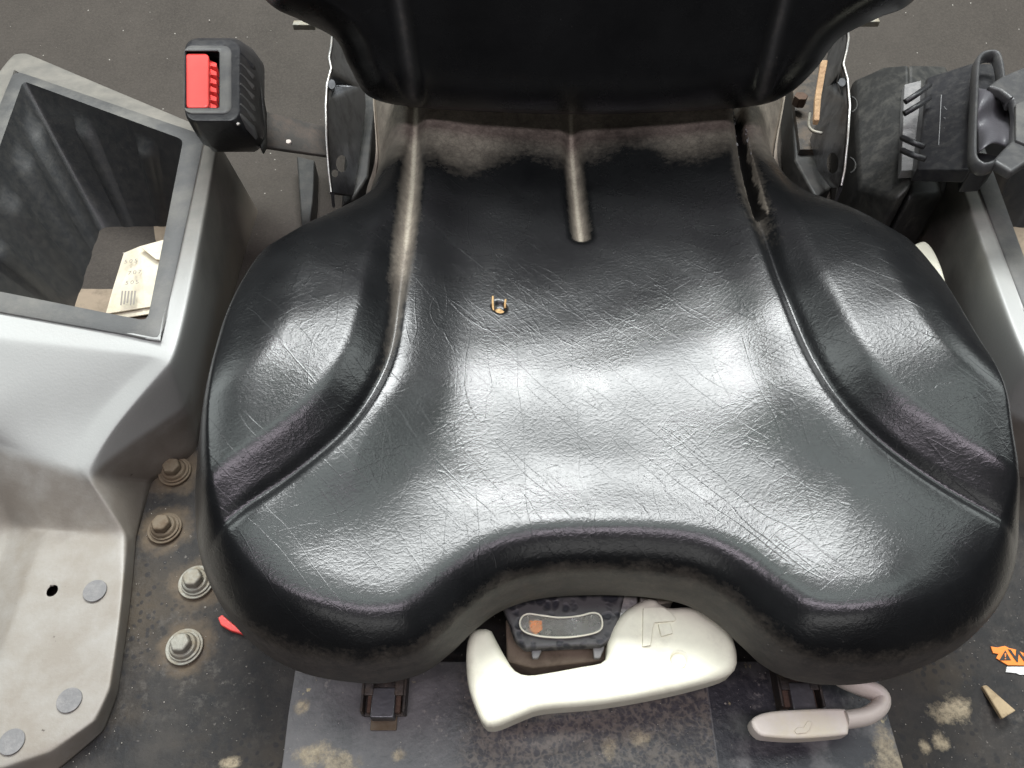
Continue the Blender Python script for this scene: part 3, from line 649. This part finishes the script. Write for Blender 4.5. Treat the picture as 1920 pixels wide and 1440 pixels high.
# ---------------------------------------------------------------- consoles
def console(fx, name_label, side):
    """left console; fx maps x (mirrored for the right one)"""
    flip = side > 0
    t = thing('side_console', fx(Vector((-.40, .5, 0))), name_label, 'console')
    zt = .13
    A = P(45, 155, zt); B = P(345, 265, zt); C = P(278, 605, zt); D = Vector((-.492, .487, zt))
    def off(a, b): return a+b
    # liner outer loop
    rim = .020
    A2 = A+Vector((-.017, .020, 0)); B2 = B+Vector((.020, .007, 0)); C2 = C+Vector((.016, -.021, 0)); D2 = D+Vector((-.02, -.018, 0))
    # body grid: columns (far-left base, left top, hole-left, mid, right top, right base)
    def T(px, py, z): return P(px, py, z)
    x0 = -.60
    rows = []
    # row: [left base, left top, c2, c3, right top, right base]
    rb = lambda px, py: P(px, py, 0)
    rearb = [Vector((-.60, .875, 0)), Vector((-.598, .875, 0)), Vector((-.56, .865, 0)), Vector((-.33, .745, 0)), Vector((-.30, .725, 0)), Vector((-.297, .722, 0))]
    reart = [Vector((-.60, .86, 0)), Vector((-.575, .85, zt-.006)), P(38, 90, zt-.006), P(372, 232, zt-.006), P(400, 246, zt-.006), Vector((-.298, .70, 0))]
    r2 = [Vector((-.60, A2.y, 0)), Vector((-.578, A2.y, zt)), A2, B2, P(412, 262, zt), Vector((-.3, .675, 0))]
    r3 = [Vector((-.60, D2.y, 0)), Vector((-.578, D2.y+.01, zt)), D2, C2, P(347, 624, zt), Vector((-.300, .455, 0))]
    r4 = [Vector((-.60, .45, 0)), Vector((-.578, .45, zt-.004)), Vector((-.50, .435, zt-.004)), P(286, 668, zt-.004), P(320, 684, zt-.005), Vector((-.298, .405, 0))]
    r5 = [Vector((-.60, .385, 0)), Vector((-.578, .385, .088)), Vector((-.50, .372, .088)), P(170, 775, .088), P(203, 808, .088), rb(368, 852)]
    r6 = [Vector((-.60, .355, 0)), Vector((-.578, .355, .066)), P(-60, 815, .066), P(128, 872, .066), P(164, 893, .066), rb(285, 902)]
    r7 = [Vector((-.60, .30, 0)), Vector((-.578, .30, .014)), P(20, 985, .014), P(85, 998, .030), P(238, 1000, .030), rb(256, 1010)]
    r8 = [Vector((-.60, .25, 0)), Vector((-.578, .25, .012)), P(-15, 1100, .012), P(46, 1100, .029), P(230, 1130, .029), rb(246, 1135)]
    r9 = [Vector((-.60, .18, 0)), Vector((-.578, .18, .010)), P(-55, 1230, .010), P(2, 1230, .027), P(208, 1290, .026), rb(222, 1300)]
    r10 = [Vector((-.60, .13, 0)), Vector((-.578, .13, .010)), P(-110, 1380, .010), P(-60, 1380, .025), P(178, 1352, .025), rb(196, 1372)]
    r11 = [Vector((-.60, .10, 0)), Vector((-.578, .10, .010)), P(-150, 1500, .010), P(-80, 1470, .024), P(90, 1412, .024), rb(118, 1438)]
    r12 = [Vector((-.60, .09, 0)), Vector((-.578, .092, 0)), P(-150, 1530, 0), P(-80, 1500, 0), P(40, 1462, 0), rb(80, 1462)]
    rows = [rearb, reart, r2, r3, r4, r5, r6, r7, r8, r9, r10, r11, r12]
    V = [fx(v) for r in rows for v in r]; Fc = []
    for j in range(len(rows)-1):
        for i in range(5):
            if j == 2 and i == 2: continue
            f = (j*6+i, (j+1)*6+i, (j+1)*6+i+1, j*6+i+1); Fc.append(f if not flip else f[::-1])
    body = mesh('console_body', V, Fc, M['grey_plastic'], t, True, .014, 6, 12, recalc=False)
    body.modifiers.clear()
    ca = body.data.attributes.new('crease_edge', 'FLOAT', 'EDGE'); cv = body.data.attributes.new('crease_vert', 'FLOAT', 'POINT')
    hv = {14, 15, 20, 21}
    for e in body.data.edges:
        if set(e.vertices) <= hv: ca.data[e.index].value = 1
    for v_ in hv: cv.data[v_].value = 1
    for e in body.data.edges:
        a_, b_ = e.vertices; ra, rb_ = a_//6, b_//6
        if ra == rb_ and ra in (6, 7) : ca.data[e.index].value = .55 if ra == 6 else .4
        if ra != rb_ and a_ % 6 == 4 and b_ % 6 == 4 and min(ra, rb_) >= 4: ca.data[e.index].value = .35
    bv = body.modifiers.new('b', 'BEVEL'); bv.width = .008; bv.segments = 1; bv.limit_method = 'ANGLE'; bv.angle_limit = math.radians(16)
    sb = body.modifiers.new('u', 'SUBSURF'); sb.levels = sb.render_levels = 3
    if side < 0:
        c = P(98, 1108, .028); q = [c+Vector((.0048*math.cos(a), .0050*math.sin(a), .02)) for a in np.linspace(0, 2*math.pi, 24, endpoint=False)]
        k = prism(q, .035, 'cutter', None, None, 0); k.modifiers.clear()
        so = body.modifiers.new('s', 'SOLIDIFY'); so.thickness = .003; so.offset = -1
        cut(body, [k])
    body.modifiers.new('w', 'WEIGHTED_NORMAL')
    # liner: ring + fluted walls + floor
    def quadloop(q, r, n=40):
        out = []; m = 4
        for i in range(4):
            a, b, c = Vector(q[i-1]), Vector(q[i]), Vector(q[(i+1) % 4])
            u = (a-b).normalized(); w_ = (c-b).normalized(); p0 = b+u*r; p2 = b+w_*r
            for k in range(9):
                f = k/8; out.append(p0*(1-f)**2+b*2*f*(1-f)+p2*f*f)
        L = [0]
        for i in range(len(out)): L.append(L[-1]+(out[(i+1) % len(out)]-out[i]).length)
        res = []; 
        # even samples per side so that loops correspond
        for i in range(4):
            s = out[i*9+4:]+out[:i*9+4]; seg = (out[i*9+4:]+out[:i*9+4]+[out[i*9+4]])[:10]
            l = [0]
            for k in range(9): l.append(l[-1]+(seg[k+1]-seg[k]).length)
            for k in range(n):
                f = (k/n)*l[-1]; j = max(z for z in range(10) if l[z] <= f+1e-12); j = min(j, 8)
                g = (f-l[j])/max(l[j+1]-l[j], 1e-9); res.append(seg[j].lerp(seg[j+1], g))
        return res
    N = 64
    z1 = Vector((0, 0, .0022))
    A3 = P(190, 430, .008); B3 = P(345, 424, .008); C3 = P(302, 640, .008); D3 = P(120, 640, .008)
    loops = [quadloop([p+Vector((0, 0, -.004)) for p in (A2, B2, C2, D2)], .014, N),
             quadloop([p+z1 for p in (A2, B2, C2, D2)], .014, N),
             quadloop([A+z1, B+z1, C+z1, D+z1], .008, N)]
    inner = quadloop([A, B, C, D], .008, N); flo = quadloop([A3, B3, C3, D3], .012, N)
    cen = (A+B+C+D)/4; m = 16
    ribs = {0: (.32, .76), 1: (), 2: (), 3: (.22, .46, .70, .9)}
    for j in range(1, m+1):
        v = j/m; lp = []
        for k in range(4*N):
            p = inner[k].lerp(flo[k], v*.98+.01); side_i, f = k//N, (k % N)/N
            d = 0
            for rc in ribs[side_i]:
                e = abs(f-rc)/.062; d = max(d, math.sqrt(max(0, 1-e*e))) 
            d *= max(0, min(1, (v-.13)/.08))**.5*.0115*(1-.9*v)
            a_, b_ = inner[(k+1) % (4*N)], inner[k]; tt = (a_-b_); nn = Vector((-tt.y, tt.x, 0)); 
            nn = nn.normalized() if nn.length > 1e-9 else Vector()
            if nn.dot(cen-p) < 0: nn = -nn
            lp.append(p+nn*d)
        loops.append(lp)
    n4 = 4*N
    def build(nm, lps, mat, close):
        V = [fx(v) for lp in lps for v in lp]; Fc = []
        for j in range(len(lps)-1):
            for k in range(n4): Fc.append((j*n4+k, j*n4+(k+1) % n4, (j+1)*n4+(k+1) % n4, (j+1)*n4+k))
        if close: Fc.append(tuple(range((len(lps)-1)*n4, len(lps)*n4)))
        return mesh(nm, V, Fc, mat, t, True)
    build('liner_rim', loops[:3], M['liner'], False)
    build('liner_walls', [loops[2]]+loops[3:], M['liner_in'], False)
    fl = [p+Vector((0, 0, 0)) for p in loops[-1]]
    o = mesh('bin_floor', [fx(v) for v in fl], [tuple(range(n4))], M['bin_floor'], t, False)
    if side < 0:
        for px, py, z in ((178, 1108, .0298), (130, 1313, .0262), (22, 1391, .0252)):
            c = P(px, py, z); cyl(c-Vector((0, 0, .001)), .0092, .0018, 'screw_plug', M['cap'], t, 32, .0004)
    return t
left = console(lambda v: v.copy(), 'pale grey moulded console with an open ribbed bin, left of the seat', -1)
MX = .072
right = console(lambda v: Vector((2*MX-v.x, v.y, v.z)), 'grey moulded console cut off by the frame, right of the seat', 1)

# folded paper in the bin
def paper():
    zf = .022
    top = PL([(232, 474, .026), (262, 462, .034), (322, 445, .034), (330, 500, .034), (300, 572, .030), (272, 576, .022), (198, 588, .014), (212, 540, .016)], zf)
    o = thing('folded_paper', P(250, 520, .01), 'old folded paper with faint print lying in the left bin', 'paper')
    prism(top, .0014, 'sheet', M['paper'], o, .0003, 1, smooth=False)
    prism([v+Vector((-.002, -.006, -.0045)) for v in top], .0014, 'sheet', M['paper'], o, .0003, 1, smooth=False)
    prism(PL([(262, 462, .040), (322, 445, .040), (326, 490, .036), (292, 486, .038)], .04), .001, 'folded_flap', M['paper'], o, .0003, 1, smooth=False)
    for i, (px, py, s) in enumerate(((236, 490, '505'), (243, 511, '707'), (238, 530, '505'))):
        cu = bpy.data.curves.new('t', 'FONT'); cu.body = s; cu.size = .0075; cu.space_character = 1.4; cu.extrude = .0001
        tmp = bpy.data.objects.new('t', cu); COL.objects.link(tmp); bpy.context.view_layer.update()
        me = bpy.data.meshes.new_from_object(tmp); bpy.data.objects.remove(tmp, do_unlink=True)
        me.transform(Matrix.Translation(P(px-4, py+4, .032)) @ Matrix.Rotation(.15, 4, 'Z')); link('print', me, M['ink'], o, False)
    for k in range(5):
        prism(PL([(228+6*k, 545), (231+6*k, 545), (228+6*k, 572-2*(k % 3)), (225+6*k, 572-2*(k % 3))], .0285), .0003, 'print', M['ink'], o, 0, 1, smooth=False)
paper()

# ---------------------------------------------------------------- left buckle
def rrect(cx, cy, w, h, r, n=6):
    pts = []
    for (sx, sy, a0) in ((1, -1, -90), (1, 1, 0), (-1, 1, 90), (-1, -1, 180)):
        for k in range(n+1):
            a = math.radians(a0+90*k/n); pts.append((cx+sx*(w/2-r)+r*math.cos(a), cy+sy*(h/2-r)+r*math.sin(a)))
    return pts
def loft(loops, name, mat, parent, cap0=True, cap1=True, wn=True):
    n = len(loops[0]); V = [v for lp in loops for v in lp]; Fc = []
    for j in range(len(loops)-1):
        for k in range(n): Fc.append((j*n+k, j*n+(k+1) % n, (j+1)*n+(k+1) % n, (j+1)*n+k))
    if cap0: Fc.append(tuple(range(n)))
    if cap1: Fc.append(tuple(range((len(loops)-1)*n, len(loops)*n)))
    return mesh(name, V, Fc, mat, parent, True)
def buckle():
    t = thing('belt_buckle', P(450, 240, .15), 'black seat belt buckle with red release button on its stalk left of the backrest', 'buckle')
    # loops in pixels at heights, front (near camera) to back
    def lp(cx, cy, w, h, r, z): return [P(x, y, z) for x, y in rrect(cx, cy, w, h, r)]
    outer = [lp(440, 212, 96, 146, 14, .148), lp(444, 205, 104, 156, 22, .156), lp(434, 190, 124, 172, 26, .175), lp(420, 170, 124, 172, 28, .197), lp(404, 153, 114, 163, 26, .212), lp(399, 150, 105, 156, 23, .2172),
             lp(398, 150, 98, 149, 19, .218)]
    mouth = [lp(378, 149, 66, 108, 5, .218), lp(380, 150, 63, 104, 4, .2135), lp(386, 160, 60, 100, 4, .190)]
    body = loft(outer+mouth, 'buckle_body', M['black_plastic'], t, True, True)
    tr = [lp(cx_, 149.5, w_, h_, r_, z_) for cx_, w_, h_, r_, z_ in ((379, 66, 107, 5, .2168), (379, 67, 108, 5, .2186), (385, 78, 118, 9, .2190), (389, 88, 127, 14, .2186), (390, 91, 130, 16, .2168))]
    loft(tr, 'mouth_trim', M['liner'], t, False, False)
    b = prism(PL(rrect(369, 150, 44, 101, 7), .2155), .02, 'release_button', M['red'], t, .0015, 3)
    for k in range(6):
        y = 112+k*16
        prism(PL([(393, y), (406, y+6), (406, y+13), (393, y+11)], .209), .012, 'button_tooth', M['red'], b, .0006, 2)
    for k in range(7):   # slanted grip ribs on the outer flank
        y = 100+k*19
        prism([P(448, y, .2185), P(452, y-3, .2185), P(478, y+22, .2035), P(474, y+29, .2035)], .012, 'grip_rib', M['liner'] if k > 0 else M['black_plastic'], t, .0008, 2)
    prism([P(474, 122, .193), P(488, 150, .190), P(497, 200, .182), P(498, 262, .172), P(490, 280, .170), P(478, 250, .176)], .010, 'buckle_cheek', M['black_matt'], t, .003, 3)
    for y in (91, 234):
        cyl(P(447, y, .2135), .0016, .0016, 'rivet', M['bare_steel'], t, 12, .0003)
    prism([P(478, 203, .150), P(615, 238, .11), P(620, 292, .11), P(480, 272, .150)], .004, 'stalk', M['strap'], t, .001, 2)
    cyl(P(541, 268, .132), .0032, .0022, 'paint_chip', M['beige_plastic'], t, 9, .0005)
    # seam
    return t
buckle()
# dark block added in place of the gap behind the seat
tag(prism(PL([(556, 292), (590, 300), (588, 360), (580, 440), (566, 440)], .03), .026, 'dark_gap_block', M['black_matt'], None, .002),
    'dark upright block standing in for a gap behind the seat, below the buckle stalk', 'gap filler')

# ---------------------------------------------------------------- right retractor, guide, tongue
def retractor():
    t = thing('belt_retractor', P(1680, 300, 0), 'dusty black seat belt retractor housing right of the backrest with belt guide', 'belt retractor')
    top = PL([(1600, 148, .10), (1660, 128, .13), (1706, 118, .14), (1712, 345, .14), (1682, 372, .13), (1610, 352, .10)], .13)
    prism(top, .09, 'retractor_housing', M['black_matt'], t, .005, 4, .98)
    prism(PL([(1704, 118, .138), (1775, 120, .12), (1785, 150, .112), (1782, 335, .112), (1768, 366, .112), (1705, 370, .128)], .12), .08, 'housing_cover', M['black_matt'], t, .006, 4)
    for x, y in ((1597, 196), (1594, 310)):
        tube([P(x-4+14*math.cos(a), y+15*math.sin(a), .118) for a in np.linspace(-1.3, 1.3, 7)], .0010, 'moulded_ring', M['black_matt'], t, 6)
    prism(PL([(1696, 158), (1728, 150), (1722, 318), (1690, 320)], .150), .010, 'exposed_metal', M['cap'], t, .001, 2)
    g = prism(PL([(1738, 145, .165), (1828, 116, .19), (1822, 317, .19), (1720, 316, .165)], .17), .016, 'belt_guide', M['black_plastic'], t, .002, 3)
    for a, b in (((1742, 160), (1696, 192)), ((1742, 184), (1694, 214)), ((1732, 275), (1692, 258)), ((1734, 298), (1692, 282))):
        tube([P(*a, .176), P((a[0]+b[0])/2, (a[1]+b[1])/2+1, .178), P(*b, .172)], .0028, 'guide_finger', M['black_plastic'], t, 10)
    tube([P(1765, 178, .1745), P(1760, 272, .1745)], .0004, 'moulded_line', M['grey_print'], g, 6)
    for k in range(5):
        tube([P(1770+3*(k % 2), 200+k*10, .1760), P(1775+2*(k % 2), 206+k*10, .1765)], .0003, 'moulded_mark', M['grey_print'], g, 6)
    tube([P(1778, 212, .177), P(1786, 222, .178), P(1776, 232, .177), P(1788, 240, .178), P(1778, 246, .177)], .0004, 'moulded_mark', M['grey_print'], g, 6)
    fr = [(1892, 196), (1878, 160), (1873, 128), (1866, 108), (1850, 106), (1836, 112), (1829, 130), (1825, 200), (1822, 290), (1828, 310), (1842, 318), (1860, 312)]
    tube([P(x, y, .205) for x, y in fr], .0028, 'frame_loop', M['guide_grey'], t, 12, True, .007)
    prism(PL([(1826, 118, .188), (1872, 118, .188), (1880, 170, .188), (1826, 172, .188)], .19), .03, 'guide_end', M['black_plastic'], t, .003)
    prism(PL([(1822, 282, .188), (1880, 290, .188), (1862, 312, .188), (1822, 314, .188)], .19), .03, 'guide_end', M['black_plastic'], t, .003)
    # webbing: wavy folded sheet
    V = []; Fc = []; nu, nv = 24, 14
    for j in range(nv):
        for i in range(nu):
            f = i/(nu-1); g_ = j/(nv-1)
            px = 1832+62*g_; py = 165+8*g_+(122-10*g_-18*math.sin(math.pi*g_))*f
            z = .198+.007*math.sin(f*math.pi*2.2+g_*2.5)+.004*math.sin(g_*6)
            V.append(P(px, py, z))
    for j in range(nv-1):
        for i in range(nu-1): a = j*nu+i; Fc.append((a, a+1, a+nu+1, a+nu))
    w_ = mesh('webbing', V, Fc, M['web'], t, True, recalc=False); w_.modifiers.clear(); so = w_.modifiers.new('s', 'SOLIDIFY'); so.thickness = .0012
    tg = [(1852, 160), (1878, 142), (1925, 122), (1990, 122), (1990, 330), (1930, 300), (1898, 322), (1862, 300), (1880, 280), (1898, 262), (1903, 215), (1898, 185), (1876, 168)]
    prism(PL(tg, .212), .010, 'tongue_body', M['guide_grey'], t, .003, 3)
    prism(PL([(1905, 195), (1925, 185), (1990, 180), (1990, 280), (1925, 270), (1905, 262)], .2145), .004, 'tongue_plate', M['liner'], t, .001, 2)
    return t
retractor()

# ---------------------------------------------------------------- small things on the deck
def sticker():
    e = [(1858, 1212), (1870, 1214), (1884, 1211), (1892, 1215), (1905, 1218), (1918, 1224), (2010, 1226), (2010, 1249), (1890, 1247), (1878, 1240), (1868, 1234), (1872, 1226), (1862, 1224)]
    t = thing('warning_sticker', P(1900, 1230, .0005), 'torn orange warning sticker with black triangle on the black deck at right', 'sticker')
    prism(PL(e, .0012), .0010, 'orange_band', M['orange'], t, 0, 1, smooth=False)
    prism(PL([(1888, 1250), (1940, 1250), (2010, 1250), (2010, 1264), (1912, 1265), (1906, 1262), (1886, 1260)], .0012), .0010, 'white_band', M['label_white'], t, 0, 1, smooth=False)
    tri = PL([(1874, 1238), (1896, 1238), (1885, 1219)], .0016); prism(tri, .0003, 'triangle', M['label_black'], t, 0, 1, smooth=False)
    prism(PL([(1883.6, 1225), (1886.8, 1225), (1886, 1232), (1884.4, 1232)], .0019), .0002, 'exclamation_mark', M['orange'], t, 0, 1, smooth=False)
    prism(PL([(1884, 1234), (1886.4, 1234), (1886.4, 1236), (1884, 1236)], .0019), .0002, 'exclamation_mark', M['orange'], t, 0, 1, smooth=False)
    cu = bpy.data.curves.new('t', 'FONT'); cu.body = 'WARNING'; cu.size = .0135; cu.offset = .0004; cu.extrude = .0001
    tmp = bpy.data.objects.new('t', cu); COL.objects.link(tmp); bpy.context.view_layer.update()
    me = bpy.data.meshes.new_from_object(tmp); bpy.data.objects.remove(tmp, do_unlink=True)
    me.transform(Matrix.Translation(P(1898, 1240, .0016)) @ Matrix.Rotation(-.05, 4, 'Z')); link('lettering', me, M['label_black'], t, False)
sticker()
tag(prism(PL([(1842, 1286, .003), (1850, 1284, .004), (1905, 1332, .012), (1880, 1347, .012)], .01), .004, 'wood_splinter', M['wood'], None, .0005, 1, smooth=False),
    'pointed pale wood splinter lying below the orange sticker', 'splinter')
tag(prism(PL([(408, 1158), (416, 1152), (440, 1172), (460, 1190), (432, 1182), (414, 1172)], .006), .005, 'red_tab', M['red'], None, .001),
    'small red tab peeking out under the front left corner of the cushion', 'tab')
def grit():
    V = []; Fc = []
    for i in range(900):
        x = random.uniform(-.36, .45); y = random.uniform(.09, .34)
        if random.random() < .12: x = random.uniform(-.7, .7); y = random.uniform(.6, 1.2)
        r = random.uniform(.0002, .0006)*(2 if random.random() < .03 else 1); z = .0045 if (-.22 < x < .30 and y < .25) else (.010+.30*max(0, y-.93) if y > .6 else .0006)
        b = len(V); a = random.uniform(0, 6)
        for k in range(4): V.append((x+r*math.cos(a+k*1.57), y+r*math.sin(a+k*1.57)*random.uniform(.6, 1.2), z))
        V.append((x, y, z+r)); Fc += [(b+k, b+(k+1) % 4, b+4) for k in range(4)]
    tag(mesh('grit', V, Fc, M['grit'], None, False), 'pale crumbs of grit scattered over the deck and mat', 'grit', kind='stuff')
grit()
